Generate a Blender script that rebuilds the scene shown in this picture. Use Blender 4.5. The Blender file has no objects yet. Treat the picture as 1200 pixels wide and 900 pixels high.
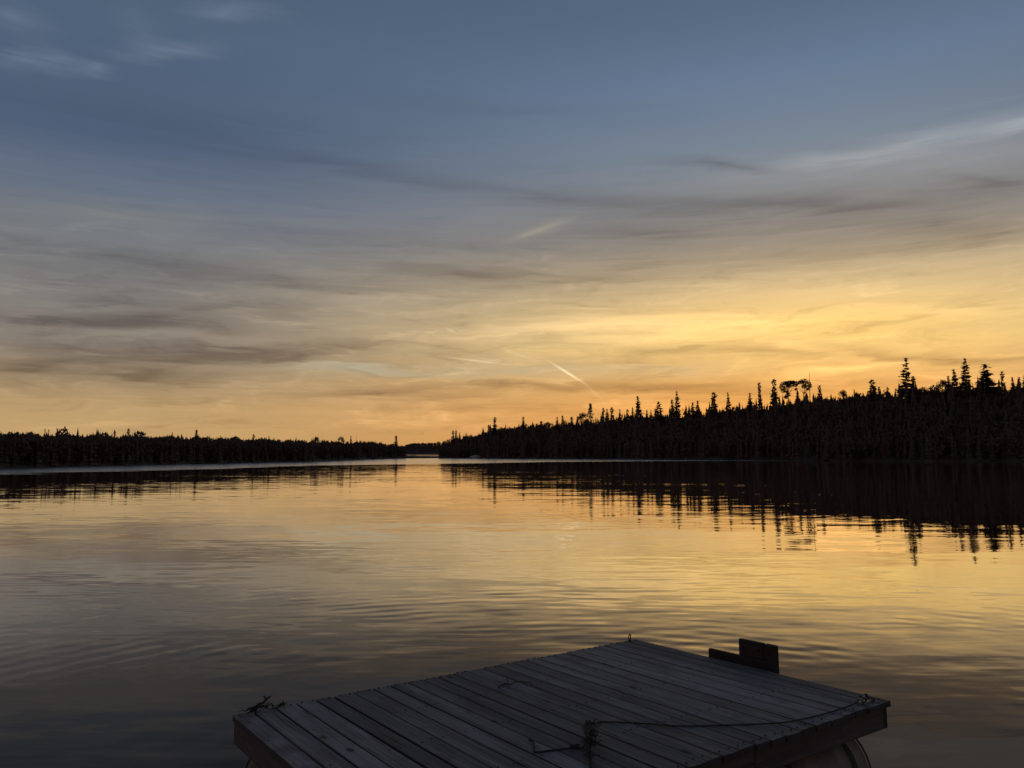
import bpy, bmesh, math, random
import numpy as np
from mathutils import Matrix, Vector

R = math.radians
EYE = 2.23                      # eye height above the lake, metres
SUN_BEARING, SUN_ELEV = 20.0, 0.9

# ------------------------------------------------------------------ camera
scene = bpy.context.scene
cam_data = bpy.data.cameras.new('camera')
cam_data.sensor_width = 36.0
cam_data.sensor_fit = 'HORIZONTAL'
cam_data.lens = 36.0 * 936.0 / 1200.0
cam_data.clip_start = 0.05
cam_data.clip_end = 30000.0
cam = bpy.data.objects.new('camera', cam_data)
scene.collection.objects.link(cam)
cam.location = (0, 0, EYE)
cam.rotation_euler = (R(90) + math.atan(81.0 / 936.0), 0, 0)
scene.camera = cam

# ------------------------------------------------------------------ view
scene.view_settings.view_transform = 'Standard'
scene.view_settings.look = 'None'
scene.view_settings.exposure = 0.1
scene.view_settings.gamma = 1.0
scene.view_settings.use_curve_mapping = False


def lin(rgb):
    out = []
    for c in rgb:
        c = c / 255.0
        out.append(c / 12.92 if c <= 0.04045 else ((c + 0.055) / 1.055) ** 2.4)
    return out


class NT:
    """Small helper to write node trees as expressions."""
    def __init__(self, tree):
        self.t = tree

    def n(self, kind, **kw):
        nd = self.t.nodes.new(kind)
        for k, v in kw.items():
            setattr(nd, k, v)
        return nd

    def put(self, sock, v):
        if v is None:
            return
        if isinstance(v, bpy.types.NodeSocket):
            self.t.links.new(v, sock)
        else:
            sock.default_value = v

    def m(self, op, a, b=None, c=None, clamp=False):
        nd = self.n('ShaderNodeMath', operation=op, use_clamp=clamp)
        for i, v in enumerate((a, b, c)):
            self.put(nd.inputs[i], v)
        return nd.outputs[0]

    def vm(self, op, a, b=None, scale=None):
        nd = self.n('ShaderNodeVectorMath', operation=op)
        self.put(nd.inputs[0], a)
        if b is not None:
            self.put(nd.inputs[1], b)
        if scale is not None:
            self.put(nd.inputs['Scale'], scale)
        return nd.outputs['Value'] if op in ('LENGTH', 'DOT_PRODUCT', 'DISTANCE') else nd.outputs[0]

    def mix(self, f, a, b, blend='MIX'):
        nd = self.n('ShaderNodeMix', data_type='RGBA', blend_type=blend)
        self.put(nd.inputs[0], f)
        self.put(nd.inputs[6], a)
        self.put(nd.inputs[7], b)
        return nd.outputs[2]

    def noise(self, vec, scale, detail=2.0, rough=0.5, distort=0.0, lac=2.0):
        nd = self.n('ShaderNodeTexNoise')
        self.put(nd.inputs['Vector'], vec)
        nd.inputs['Scale'].default_value = scale
        nd.inputs['Detail'].default_value = detail
        nd.inputs['Roughness'].default_value = rough
        nd.inputs['Lacunarity'].default_value = lac
        nd.inputs['Distortion'].default_value = distort
        return nd

    def rng(self, v, a, b, c=0.0, d=1.0, smooth=True):
        nd = self.n('ShaderNodeMapRange', interpolation_type='SMOOTHSTEP' if smooth else 'LINEAR')
        self.put(nd.inputs[0], v)
        for i, q in enumerate((a, b, c, d)):
            nd.inputs[i + 1].default_value = q
        return nd.outputs[0]

    def xyz(self, v):
        nd = self.n('ShaderNodeSeparateXYZ')
        self.put(nd.inputs[0], v)
        return nd.outputs

    def comb(self, x=0.0, y=0.0, z=0.0):
        nd = self.n('ShaderNodeCombineXYZ')
        for i, v in enumerate((x, y, z)):
            self.put(nd.inputs[i], v)
        return nd.outputs[0]

    def ramp(self, f, stops, interp='LINEAR'):
        nd = self.n('ShaderNodeValToRGB')
        cr = nd.color_ramp
        cr.interpolation = interp
        while len(cr.elements) < len(stops):
            cr.elements.new(0.5)
        for e, (p, c) in zip(cr.elements, stops):
            e.position = p
            e.color = (c[0], c[1], c[2], 1.0)
        self.put(nd.inputs[0], f)
        return nd.outputs[0]


# ------------------------------------------------------------------ sky
# cirrus by bearing, elevation, half length, half height, tilt (degrees), strength
DARK_STREAKS = [
    (-25.4, 8.34, 14.39, 1.26, 0.2, 1.05), (-23.9, 9.0, 8.36, 1.27, 0.8, 0.8), (-30.2, 6.51, 7.02, 0.91, 0.5, 0.6), (-21.2, 6.44, 17.33, 1.41, 3.7, 1.15),
    (-30.1, 5.18, 9.64, 1.21, 4.3, 1.0), (-24.5, 4.78, 7.26, 1.06, 0.3, 0.95), (-31.9, 4.1, 7.58, 0.89, 2.5, 0.5), (-16.3, 11.77, 23.91, 1.43, -0.7, 0.45),
    (-25.0, 12.45, 13.57, 1.15, -1.7, 0.5), (-10.4, 7.45, 17.02, 0.91, 4.8, 0.6), (-10.3, 4.08, 13.54, 0.92, 2.5, 0.75), (2.5, 4.64, 15.14, 0.93, -0.2, 0.5),
    (10.3, 4.75, 18.08, 0.92, 0.3, 0.55), (-3.7, 12.95, 15.29, 1.02, -2.0, 0.65), (15.4, 19.52, 8.41, 0.73, -10.3, 0.6), (17.0, 16.7, 22.88, 1.39, -2.6, 0.7),
    (28.6, 14.09, 13.87, 1.79, -8.6, 0.6), (10.5, 15.46, 19.53, 1.55, -2.7, 0.55), (2.5, 18.04, 19.03, 1.43, -5.0, 0.4), (-13.6, 19.66, 26.91, 1.5, -4.7, 0.35),
    (23.3, 6.46, 21.77, 0.75, -3.4, 0.6), (30.1, 5.98, 9.65, 0.6, -3.4, 0.5), (31.1, 16.57, 8.09, 0.76, -15.4, 0.5), (-7.4, 14.82, 23.29, 1.35, -1.4, 0.35),
    (6.2, 12.48, 25.69, 1.36, -1.3, 0.4), (0.0, 23.82, 24.03, 2.09, -4.9, 0.2), (-19.1, 9.88, 12.62, 0.98, 0.4, 0.4), (-18.3, 21.68, 23.76, 1.64, 1.1, 0.18),
    (25.7, 16.21, 11.64, 0.81, -3.8, 0.4), (18.1, 13.38, 26.8, 1.3, -3.0, 0.3), (0.6, 3.11, 10.48, 0.58, -0.0, 0.4), (23.2, 4.27, 14.79, 1.07, -1.8, 0.35),
    (-27.5, 10.1, 12.07, 0.82, 0.1, 0.4), (-3.7, 3.71, 8.12, 0.58, 3.1, 0.35), (16.8, 7.14, 11.83, 1.0, -3.9, 0.45), (12.7, 5.0, 14.45, 1.02, -1.1, 0.45),
]
PALE_STREAKS = [
    (32.4, 19.42, 5.08, 0.66, 2.1, 0.9), (26.9, 19.56, 16.02, 1.39, 3.6, 0.5), (31.2, 17.97, 13.18, 1.91, -4.0, 0.25), (22.5, 5.48, 7.5, 0.75, 5.7, 0.8),
    (20.4, 6.82, 7.23, 0.54, -9.7, 0.55), (23.8, 6.21, 5.9, 0.42, -8.9, 0.3), (-11.0, 11.14, 11.36, 0.79, 1.0, 0.4), (-21.2, 7.75, 9.19, 0.54, 1.1, 0.2),
    (-15.6, 6.06, 9.77, 0.45, -0.1, 0.3), (-23.7, 25.54, 6.18, 1.12, 9.7, 0.6), (-25.9, 26.13, 3.0, 3.64, 10.9, 0.25), (-31.0, 23.64, 2.64, 1.3, 1.1, 0.55),
    (-28.8, 23.52, 2.33, 0.84, 5.8, 0.55), (-32.7, 25.48, 3.42, 1.43, 2.8, 0.5), (-20.2, 28.32, 5.42, 1.2, 8.8, 0.5), (20.8, 10.63, 28.9, 1.51, -2.1, 0.35),
    (6.2, 8.69, 23.21, 1.61, 0.8, 0.8), (16.3, 9.15, 13.0, 1.0, -0.3, 0.3), (28.5, 11.76, 14.67, 1.41, -4.3, 0.25), (27.8, 18.99, 21.45, 2.56, -0.4, 0.24),
    (21.6, 19.14, 15.36, 1.04, 4.2, 0.18), (29.8, 8.82, 12.45, 0.91, -5.0, 0.3), (-2.5, 8.3, 16.4, 0.93, 6.0, 0.35), (-6.2, 10.38, 16.29, 1.15, 1.1, 0.25),
    (-7.3, 2.18, 10.3, 0.46, -2.6, 0.4), (-2.4, 2.5, 6.97, 0.35, -2.8, 0.3), (-12.7, 3.51, 8.87, 0.45, -1.6, 0.3), (3.7, 5.06, 6.98, 0.35, -0.3, 0.2),
    (29.2, 4.59, 8.02, 0.61, -2.5, 0.3), (19.2, 14.71, 15.88, 0.64, -2.0, 0.15), (16.8, 7.2, 6.45, 0.45, 0.8, 0.3), (1.8, 5.19, 8.17, 0.46, -0.2, 0.2),
]
GLOW_PATCH = [
    (21.5, 8.7, 28.32, 3.45, -3.4, 1.0),
]
CLEAR_GAPS = [
    (-10.3, 5.89, 14.71, 0.92, -1.2, 0.7), (2.5, 6.04, 14.01, 1.39, -0.3, 0.45), (12.1, 6.03, 10.06, 0.91, -1.3, 0.3), (-25.7, 15.14, 17.44, 2.04, 3.9, 0.2),
]
CONTRAILS = [
    (4.0, 5.73, 2.1, 0.16, -31.9, 1.3), (5.9, 4.31, 1.9, 0.2, -42.6, 0.12), (0.6, 7.03, 3.95, 0.18, -20.5, 0.12), (-2.7, 6.62, 3.57, 0.14, -6.3, 0.45),
    (-4.4, 8.74, 0.76, 0.14, -24.2, 0.3), (2.4, 16.0, 5.14, 0.8, 18.4, 0.06), (2.1, 15.88, 3.44, 0.36, 17.4, 0.07), (0.9, 15.48, 1.18, 0.22, 17.3, 0.05),
    (7.2, 6.24, 2.61, 0.27, -17.0, 0.08),
]


AWAY = [(0, (204, 164, 106)), (3.2, (192, 160, 114)), (5, (164, 143, 114)), (7, (141, 130, 119)),
        (10, (130, 125, 121)), (13, (121, 122, 125)), (17, (100, 111, 129)), (20, (80, 96, 121)),
        (27, (80, 99, 122)), (45, (64, 78, 100)), (90, (50, 57, 74))]
SUNWARD = [(0, (228, 150, 72)), (3, (231, 162, 84)), (4.6, (232, 174, 98)), (7.5, (242, 203, 126)),
           (9.5, (231, 196, 130)), (12, (199, 175, 132)), (14.5, (153, 143, 129)), (17, (137, 136, 135)),
           (21, (120, 134, 149)), (25, (104, 124, 150)), (29, (87, 107, 131)), (45, (66, 80, 102)),
           (90, (50, 57, 74))]
# the dusk sky opposite the sunset: mauve band low down, greying blue above
OPPOSITE = [(0, (146, 122, 114)), (5, (156, 127, 122)), (10, (142, 120, 120)), (18, (112, 106, 112)),
            (30, (86, 88, 98)), (60, (60, 65, 79)), (90, (50, 57, 74))]


def build_sky():
    w = bpy.data.worlds.new('World')
    scene.world = w
    w.use_nodes = True
    t = w.node_tree
    t.nodes.clear()
    k = NT(t)
    gen = k.n('ShaderNodeTexCoord').outputs['Generated']
    d = k.vm('NORMALIZE', gen)
    x, y, z = k.xyz(d)
    az = k.m('MULTIPLY', k.m('ARCTAN2', x, y), 180 / math.pi)
    el = k.m('MULTIPLY', k.m('ARCSINE', z), 180 / math.pi)
    # clear air
    sky = k.n('ShaderNodeTexSky', sky_type='NISHITA', sun_disc=False)
    sky.sun_elevation = R(SUN_ELEV)
    sky.sun_rotation = R(SUN_BEARING)
    sky.altitude = 300
    sky.air_density = 1.0
    sky.dust_density = 1.5
    sky.ozone_density = 2.0
    # high veil of cirrostratus, warm towards the sunken sun
    pos = k.m('SQRT', k.m('DIVIDE', k.m('MAXIMUM', el, 0.0), 90.0))
    st = lambda L: [(math.sqrt(e / 90.0), [10 * c for c in lin(rgb)]) for e, rgb in L]
    ra = k.ramp(pos, st(AWAY))
    rs = k.ramp(pos, st(SUNWARD))
    da = k.m('ABSOLUTE', k.m('SUBTRACT', az, SUN_BEARING + 1))
    toward = k.rng(da, 50.0, 0.0)
    veil = k.mix(toward, ra, rs)
    veil = k.mix(k.rng(k.vm('DOT_PRODUCT', d, (math.sin(R(SUN_BEARING)), math.cos(R(SUN_BEARING)), 0.0)), 0.25, -0.75), veil, k.ramp(pos, st(OPPOSITE)))
    col = k.mix(0.86, sky.outputs[0], veil)
    # drifting structure
    stretched = k.comb(x, y, k.m('MULTIPLY', z, 7.0))
    wv = k.noise(stretched, 4.5, 4.0, 0.55, 0.4)
    wr, wg, wb = k.xyz(wv.outputs['Color'])
    fine = k.noise(k.comb(x, k.m('MULTIPLY', z, 0.35), k.m('MULTIPLY', z, 16.0)), 5.0, 6.0, 0.6, 1.2)
    broad = k.noise(k.comb(x, y, k.m('MULTIPLY', z, 6.0)), 2.2, 5.0, 0.55, 0.8)
    waz = k.m('MULTIPLY_ADD', k.m('SUBTRACT', wr, 0.5), 8.0, az)
    wel = k.m('MULTIPLY_ADD', k.m('SUBTRACT', wg, 0.5), 2.6, el)
    wel = k.m('MULTIPLY_ADD', k.m('SUBTRACT', fine.outputs[0], 0.5), 1.1, wel)
    warped = k.comb(waz, wel, 0.0)
    plain = k.comb(az, el, 0.0)

    def spots(tab, vec, acc=None):
        for a, e, ha, he, tilt, s in tab:
            mp = k.n('ShaderNodeMapping', vector_type='TEXTURE')
            k.put(mp.inputs[0], vec)
            mp.inputs['Location'].default_value = (a, e, 0)
            mp.inputs['Rotation'].default_value = (0, 0, R(tilt))
            mp.inputs['Scale'].default_value = (ha, he, 1)
            g = k.n('ShaderNodeTexGradient', gradient_type='QUADRATIC_SPHERE')
            k.put(g.inputs[0], mp.outputs[0])
            acc = k.m('MULTIPLY_ADD', g.outputs[1], s, 0.0 if acc is None else acc)
        return acc

    fade = k.rng(el, 0.0, 2.5)                                  # streaks thin out at the horizon
    low = k.rng(el, 26.0, 12.0)
    soft = k.m('MULTIPLY', k.m('SUBTRACT', broad.outputs[0], 0.5), 0.55)
    soft = k.m('MULTIPLY', soft, k.m('MULTIPLY_ADD', low, 0.75, 0.25))
    thread = k.m('MULTIPLY', k.m('SUBTRACT', fine.outputs[0], 0.5), 0.6)
    thread = k.m('MULTIPLY', thread, k.m('MULTIPLY', low, fade))
    dark = spots(DARK_STREAKS, warped)
    dark = k.m('ADD', dark, k.m('MAXIMUM', k.m('ADD', soft, thread), 0.0))
    dark = k.m('MULTIPLY', dark, k.m('MULTIPLY_ADD', k.m('SUBTRACT', fine.outputs[0], 0.5), 1.2, 1.0), clamp=True)
    pale = spots(PALE_STREAKS, warped)
    pale = k.m('ADD', pale, k.m('MAXIMUM', k.m('MULTIPLY', k.m('ADD', soft, thread), -1.0), 0.0))
    pale = k.m('MULTIPLY', pale, k.m('MULTIPLY_ADD', k.m('SUBTRACT', fine.outputs[0], 0.5), 1.6, 1.0), clamp=True)
    # fine fibres drawn out along the horizon
    fib = k.noise(k.comb(k.m('MULTIPLY', waz, 0.16), k.m('MULTIPLY_ADD', waz, -0.05, k.m('MULTIPLY', wel, 1.15)), 0.0), 1.0, 7.0, 0.62, 0.9).outputs[0]
    band = k.m('MULTIPLY', k.rng(el, 0.2, 2.0), k.rng(el, 22.0, 7.0))
    fib = k.m('MULTIPLY', k.m('SUBTRACT', fib, 0.5), band)
    pale = k.m('ADD', pale, k.m('MULTIPLY', k.m('MAXIMUM', k.m('SUBTRACT', fib, 0.03), 0.0), 2.4), clamp=True)
    dark = k.m('ADD', dark, k.m('MULTIPLY', k.m('MAXIMUM', k.m('SUBTRACT', k.m('MULTIPLY', fib, -1.0), 0.04), 0.0), 2.6), clamp=True)
    glow = spots(GLOW_PATCH, warped)
    gaps = k.m('MULTIPLY', spots(CLEAR_GAPS, warped), 0.9, clamp=True)
    col = k.mix(gaps, col, [10 * c for c in lin((176, 174, 152))] + [1])
    col = k.mix(dark, col, k.mix(1.0, col, (0.55, 0.52, 0.535, 1), 'MULTIPLY'))
    lit = k.mix(1.0, k.mix(1.0, col, (1.55, 1.5, 1.42, 1), 'MULTIPLY'), (0.42, 0.36, 0.32, 1), 'ADD')
    col = k.mix(pale, col, lit)
    col = k.mix(glow, col, k.mix(1.0, col, (1.25, 1.2, 1.0, 1), 'MULTIPLY'))
    trail = k.m('MULTIPLY', spots(CONTRAILS, plain), 1.25, clamp=True)
    col = k.mix(trail, col, (9.6, 7.6, 4.4, 1))
    bg = k.n('ShaderNodeBackground')
    k.put(bg.inputs[0], col)
    bg.inputs[1].default_value = 0.1
    out = k.n('ShaderNodeOutputWorld')
    t.links.new(bg.outputs[0], out.inputs[0])
    w.cycles.sampling_method = 'MANUAL'
    w.cycles.sample_map_resolution = 256


build_sky()

# ------------------------------------------------------------------ sun, sinking behind the ridge
sun_data = bpy.data.lights.new('sun', 'SUN')
sun_data.energy = 0.15
sun_data.angle = R(0.53)
sun_data.color = (1.0, 0.62, 0.34)
sun = bpy.data.objects.new('sun', sun_data)
scene.collection.objects.link(sun)
sd = Vector((math.sin(R(SUN_BEARING)) * math.cos(R(SUN_ELEV)), math.cos(R(SUN_BEARING)) * math.cos(R(SUN_ELEV)), math.sin(R(SUN_ELEV))))
sun.rotation_euler = (-sd).to_track_quat('-Z', 'Y').to_euler()
sun.location = (60, 160, 60)

# ------------------------------------------------------------------ helpers
COL = scene.collection


def link(o, parent=None):
    COL.objects.link(o)
    if parent is not None:
        o.parent = parent
    return o


def mesh_obj(name, verts, faces, mat, parent=None, smooth=False):
    me = bpy.data.meshes.new(name)
    me.from_pydata([tuple(v) for v in verts], [], faces)
    if smooth:
        me.polygons.foreach_set('use_smooth', [True] * len(me.polygons))
    me.materials.append(mat)
    me.update()
    return link(bpy.data.objects.new(name, me), parent)


def tag(o, label=None, cat=None, group=None, kind=None):
    if label:
        o['label'] = label
    if cat:
        o['category'] = cat
    if group:
        o['group'] = group
    if kind:
        o['kind'] = kind
    return o


def empty(name, loc=(0, 0, 0)):
    o = bpy.data.objects.new(name, None)
    o.empty_display_size = 0.3
    o.location = loc
    return link(o)


def box(cx, cy, cz, sx, sy, sz, bev=0.0):
    """Box with chamfered long edges; returns verts, faces (centre and full sizes)."""
    hx, hy, hz = sx / 2, sy / 2, sz / 2
    bm = bmesh.new()
    bmesh.ops.create_cube(bm, size=1.0)
    for v in bm.verts:
        v.co = Vector((cx + v.co.x * sx, cy + v.co.y * sy, cz + v.co.z * sz))
    if bev:
        bmesh.ops.bevel(bm, geom=bm.edges[:], offset=bev, segments=1, affect='EDGES')
    bm.verts.index_update()
    V = [tuple(v.co) for v in bm.verts]
    F = [[v.index for v in f.verts] for f in bm.faces]
    bm.free()
    return V, F


def tube(pts, radii, sides=6, cap=True):
    pts = [Vector(p) for p in pts]
    if not hasattr(radii, '__len__'):
        radii = [radii] * len(pts)
    V, F = [], []
    ref = Vector((0, 0, 1))
    for i, p in enumerate(pts):
        a = pts[max(i - 1, 0)]
        b = pts[min(i + 1, len(pts) - 1)]
        dr = (b - a).normalized()
        if abs(dr.dot(ref)) > 0.95:
            side = dr.cross(Vector((1, 0, 0))).normalized()
        else:
            side = dr.cross(ref).normalized()
        up = side.cross(dr).normalized()
        for k in range(sides):
            an = 2 * math.pi * k / sides
            V.append(p + (side * math.cos(an) + up * math.sin(an)) * radii[i])
    for i in range(len(pts) - 1):
        for k in range(sides):
            k2 = (k + 1) % sides
            F.append((i * sides + k, i * sides + k2, (i + 1) * sides + k2, (i + 1) * sides + k))
    if cap:
        F.append(tuple(range(sides))[::-1])
        F.append(tuple((len(pts) - 1) * sides + k for k in range(sides)))
    return V, F


def join(parts):
    V, F = [], []
    for v, f in parts:
        o = len(V)
        V.extend(v)
        F.extend([tuple(i + o for i in q) for q in f])
    return V, F


# ------------------------------------------------------------------ materials
def new_mat(name):
    m = bpy.data.materials.new(name)
    m.use_nodes = True
    m.node_tree.nodes.clear()
    k = NT(m.node_tree)
    b = k.n('ShaderNodeBsdfPrincipled')
    o = k.n('ShaderNodeOutputMaterial')
    m.node_tree.links.new(b.outputs[0], o.inputs[0])
    return m, k, b


def mat_foliage(name, c1, c2):
    m, k, b = new_mat(name)
    co = k.n('ShaderNodeTexCoord').outputs['Object']
    n = k.noise(co, 1.4, 4.0, 0.6)
    oi = k.n('ShaderNodeObjectInfo').outputs['Random']
    f = k.m('MULTIPLY_ADD', oi, 0.3, k.m('SUBTRACT', n.outputs[0], 0.15), clamp=True)
    k.put(b.inputs['Base Color'], k.mix(f, c1 + (1,), c2 + (1,)))
    b.inputs['Roughness'].default_value = 0.75
    b.inputs['Specular IOR Level'].default_value = 0.2
    return m


def mat_bark():
    m, k, b = new_mat('bark')
    co = k.n('ShaderNodeTexCoord').outputs['Object']
    n = k.noise(k.vm('MULTIPLY', co, (6, 6, 1.2)), 3.0, 5.0, 0.65)
    k.put(b.inputs['Base Color'], k.mix(n.outputs[0], (0.035, 0.026, 0.02, 1), (0.11, 0.09, 0.075, 1)))
    b.inputs['Roughness'].default_value = 0.9
    return m


def mat_ground():
    m, k, b = new_mat('forest_floor')
    co = k.n('ShaderNodeTexCoord').outputs['Object']
    n = k.noise(co, 0.35, 8.0, 0.65)
    n2 = k.noise(co, 3.0, 4.0, 0.6)
    c = k.mix(n.outputs[0], (0.035, 0.026, 0.018, 1), (0.09, 0.065, 0.045, 1))
    c = k.mix(k.rng(n2.outputs[0], 0.55, 0.75), c, (0.045, 0.05, 0.03, 1))
    k.put(b.inputs['Base Color'], c)
    b.inputs['Roughness'].default_value = 0.95
    return m


def mat_rock(name, ca, cb):
    m, k, b = new_mat(name)
    co = k.n('ShaderNodeTexCoord').outputs['Object']
    n = k.noise(co, 1.6, 8.0, 0.68)
    k.put(b.inputs['Base Color'], k.mix(n.outputs[0], ca + (1,), cb + (1,)))
    b.inputs['Roughness'].default_value = 0.85
    bp = k.n('ShaderNodeBump')
    bp.inputs['Strength'].default_value = 0.4
    bp.inputs['Distance'].default_value = 0.1
    k.put(bp.inputs['Height'], n.outputs[0])
    k.put(b.inputs['Normal'], bp.outputs[0])
    return m


RUFFLED_FROM = [(-40, 98), (-32.5, 100), (-27.97, 104), (-23.02, 112), (-17.68, 130), (-14.31, 145), (-7.27, 163),
                (-2.44, 176), (6.07, 212), (14.32, 234), (22.01, 262), (32.55, 320), (45, 400)]
DOCK_MID = (0.35, 5.45)


def mat_water():
    m, k, b = new_mat('lake_water')
    P = k.n('ShaderNodeNewGeometry').outputs['Position']
    x, y, z = k.xyz(P)
    flat = k.comb(x, y, 0.0)
    dist = k.vm('LENGTH', flat)

    def slopes(sx, sy, amp, detail=2.0, off=0.0, rot=0.0, rough=0.5):
        mp = k.n('ShaderNodeMapping')
        k.put(mp.inputs[0], flat)
        mp.inputs['Rotation'].default_value = (0, 0, R(rot))
        mp.inputs['Scale'].default_value = (1 / sx, 1 / sy, 1)
        mp.inputs['Location'].default_value = (off, off * 0.7, off)
        nz = k.noise(mp.outputs[0], 1.0, detail, rough)
        return k.vm('MULTIPLY', k.vm('SUBTRACT', nz.outputs['Color'], (0.5, 0.5, 0.5)), (amp * 0.45, amp, 0))

    patch = k.noise(k.vm('MULTIPLY', flat, (0.045, 0.10, 0)), 1.0, 3.0, 0.6).outputs[0]
    lively = k.rng(patch, 0.42, 0.64, 0.35, 1.0)                # cat's-paws between calm sheets
    s = slopes(16.0, 5.5, 0.012, 2.0, 3.0, 4)                   # long low swell
    s = k.vm('ADD', s, slopes(4.2, 1.15, 0.026, 2.0, 11.0, -3))
    small = k.vm('SCALE', slopes(1.1, 0.22, 0.085, 2.0, 7.0, 5), scale=lively)
    s = k.vm('ADD', s, small)
    near = k.rng(k.vm('LENGTH', k.vm('SUBTRACT', flat, (DOCK_MID[0], DOCK_MID[1], 0))), 15.0, 4.0)
    s = k.vm('ADD', s, k.vm('SCALE', slopes(0.7, 0.16, 0.05, 3.0, 5.0, -6), scale=near))
    # rings spreading from the rocking dock
    wob = k.noise(k.vm('MULTIPLY', flat, (0.45, 0.45, 0)), 1.0, 3.0, 0.55).outputs[0]
    gate = k.noise(k.vm('MULTIPLY', flat, (0.16, 0.30, 0)), 1.0, 3.0, 0.6).outputs[0]
    for (cx, cy), wl, amp, r0, r1, g0 in ((DOCK_MID, 0.33, 0.013, 2.6, 11.5, 0.44), ((3.4, 4.2), 0.38, 0.011, 2.0, 12.0, 0.44)):
        off = k.vm('SUBTRACT', flat, (cx, cy, 0))
        r = k.vm('LENGTH', off)
        ph = k.m('MULTIPLY_ADD', r, 2 * math.pi / wl, k.m('MULTIPLY', wob, 7.0))
        env = k.m('MULTIPLY', k.rng(r, r0, r0 + 1.5), k.rng(r, r1, r1 * 0.45))
        ring = k.m('MULTIPLY', k.m('MULTIPLY', k.m('SINE', ph), env), k.rng(gate, g0, g0 + 0.16, 0.08, amp / amp))
        s = k.vm('ADD', s, k.vm('SCALE', k.vm('NORMALIZE', off), scale=k.m('MULTIPLY', ring, amp)))
    sx_, sy_, _ = k.xyz(s)
    nrm = k.vm('NORMALIZE', k.comb(k.m('MULTIPLY', sx_, -1.0), k.m('MULTIPLY', sy_, -1.0), 1.0))
    # breeze-ruffled water along the far shore
    bear = k.m('MULTIPLY', k.m('ARCTAN2', x, y), 180 / math.pi)
    fc = k.n('ShaderNodeFloatCurve')
    cv = fc.mapping.curves[0]
    pts = [((a + 45) / 90.0, dd / 500.0) for a, dd in RUFFLED_FROM]
    cv.points[0].location = (0.0, 98 / 500.0)
    cv.points[1].location = (1.0, 400 / 500.0)
    for p in pts[1:-1]:
        cv.points.new(*p)
    for p in cv.points:
        p.handle_type = 'VECTOR'
    fc.mapping.update()
    k.put(fc.inputs['Value'], k.m('MULTIPLY_ADD', bear, 1 / 90.0, 0.5))
    edge = k.m('MULTIPLY', fc.outputs[0], 500.0)
    ragged = k.noise(k.vm('MULTIPLY', flat, (0.03, 0.16, 0)), 1.0, 4.0, 0.6).outputs[0]
    gap = k.m('MULTIPLY_ADD', k.m('SUBTRACT', ragged, 0.5), 34.0, k.m('SUBTRACT', dist, edge))
    ruff = k.rng(gap, -3.0, 6.0)
    ruff = k.m('MULTIPLY', ruff, k.rng(dist, 500.0, 400.0, 0.35, 1.0))
    # a dark, tannin-brown lake: mirror at a glance, brown where one looks down into it
    inc = k.n('ShaderNodeNewGeometry').outputs['Incoming']
    cosv = k.m('ABSOLUTE', k.vm('DOT_PRODUCT', nrm, inc))
    refl = k.ramp(cosv, [(0.0, (1, 1, 1)), (0.05, (0.93, 0.93, 0.92)), (0.10, (0.84, 0.83, 0.81)), (0.145, (0.70, 0.685, 0.66)),
                         (0.19, (0.42, 0.395, 0.37)), (0.24, (0.20, 0.175, 0.157)), (0.35, (0.105, 0.083, 0.066)),
                         (0.6, (0.045, 0.034, 0.027)), (1.0, (0.03, 0.022, 0.018))])
    gl = k.n('ShaderNodeBsdfGlossy')
    gl.distribution = 'MULTI_GGX'
    k.put(gl.inputs['Color'], refl)
    k.put(gl.inputs['Roughness'], k.m('MULTIPLY_ADD', ruff, 0.165, 0.012))
    k.put(gl.inputs['Normal'], nrm)
    df = k.n('ShaderNodeBsdfDiffuse')
    df.inputs['Color'].default_value = (0.010, 0.006, 0.003, 1)
    ad = k.n('ShaderNodeAddShader')
    m.node_tree.links.new(gl.outputs[0], ad.inputs[0])
    m.node_tree.links.new(df.outputs[0], ad.inputs[1])
    out = [n for n in m.node_tree.nodes if n.type == 'OUTPUT_MATERIAL'][0]
    m.node_tree.nodes.remove(b)
    m.node_tree.links.new(ad.outputs[0], out.inputs[0])
    return m


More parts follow.
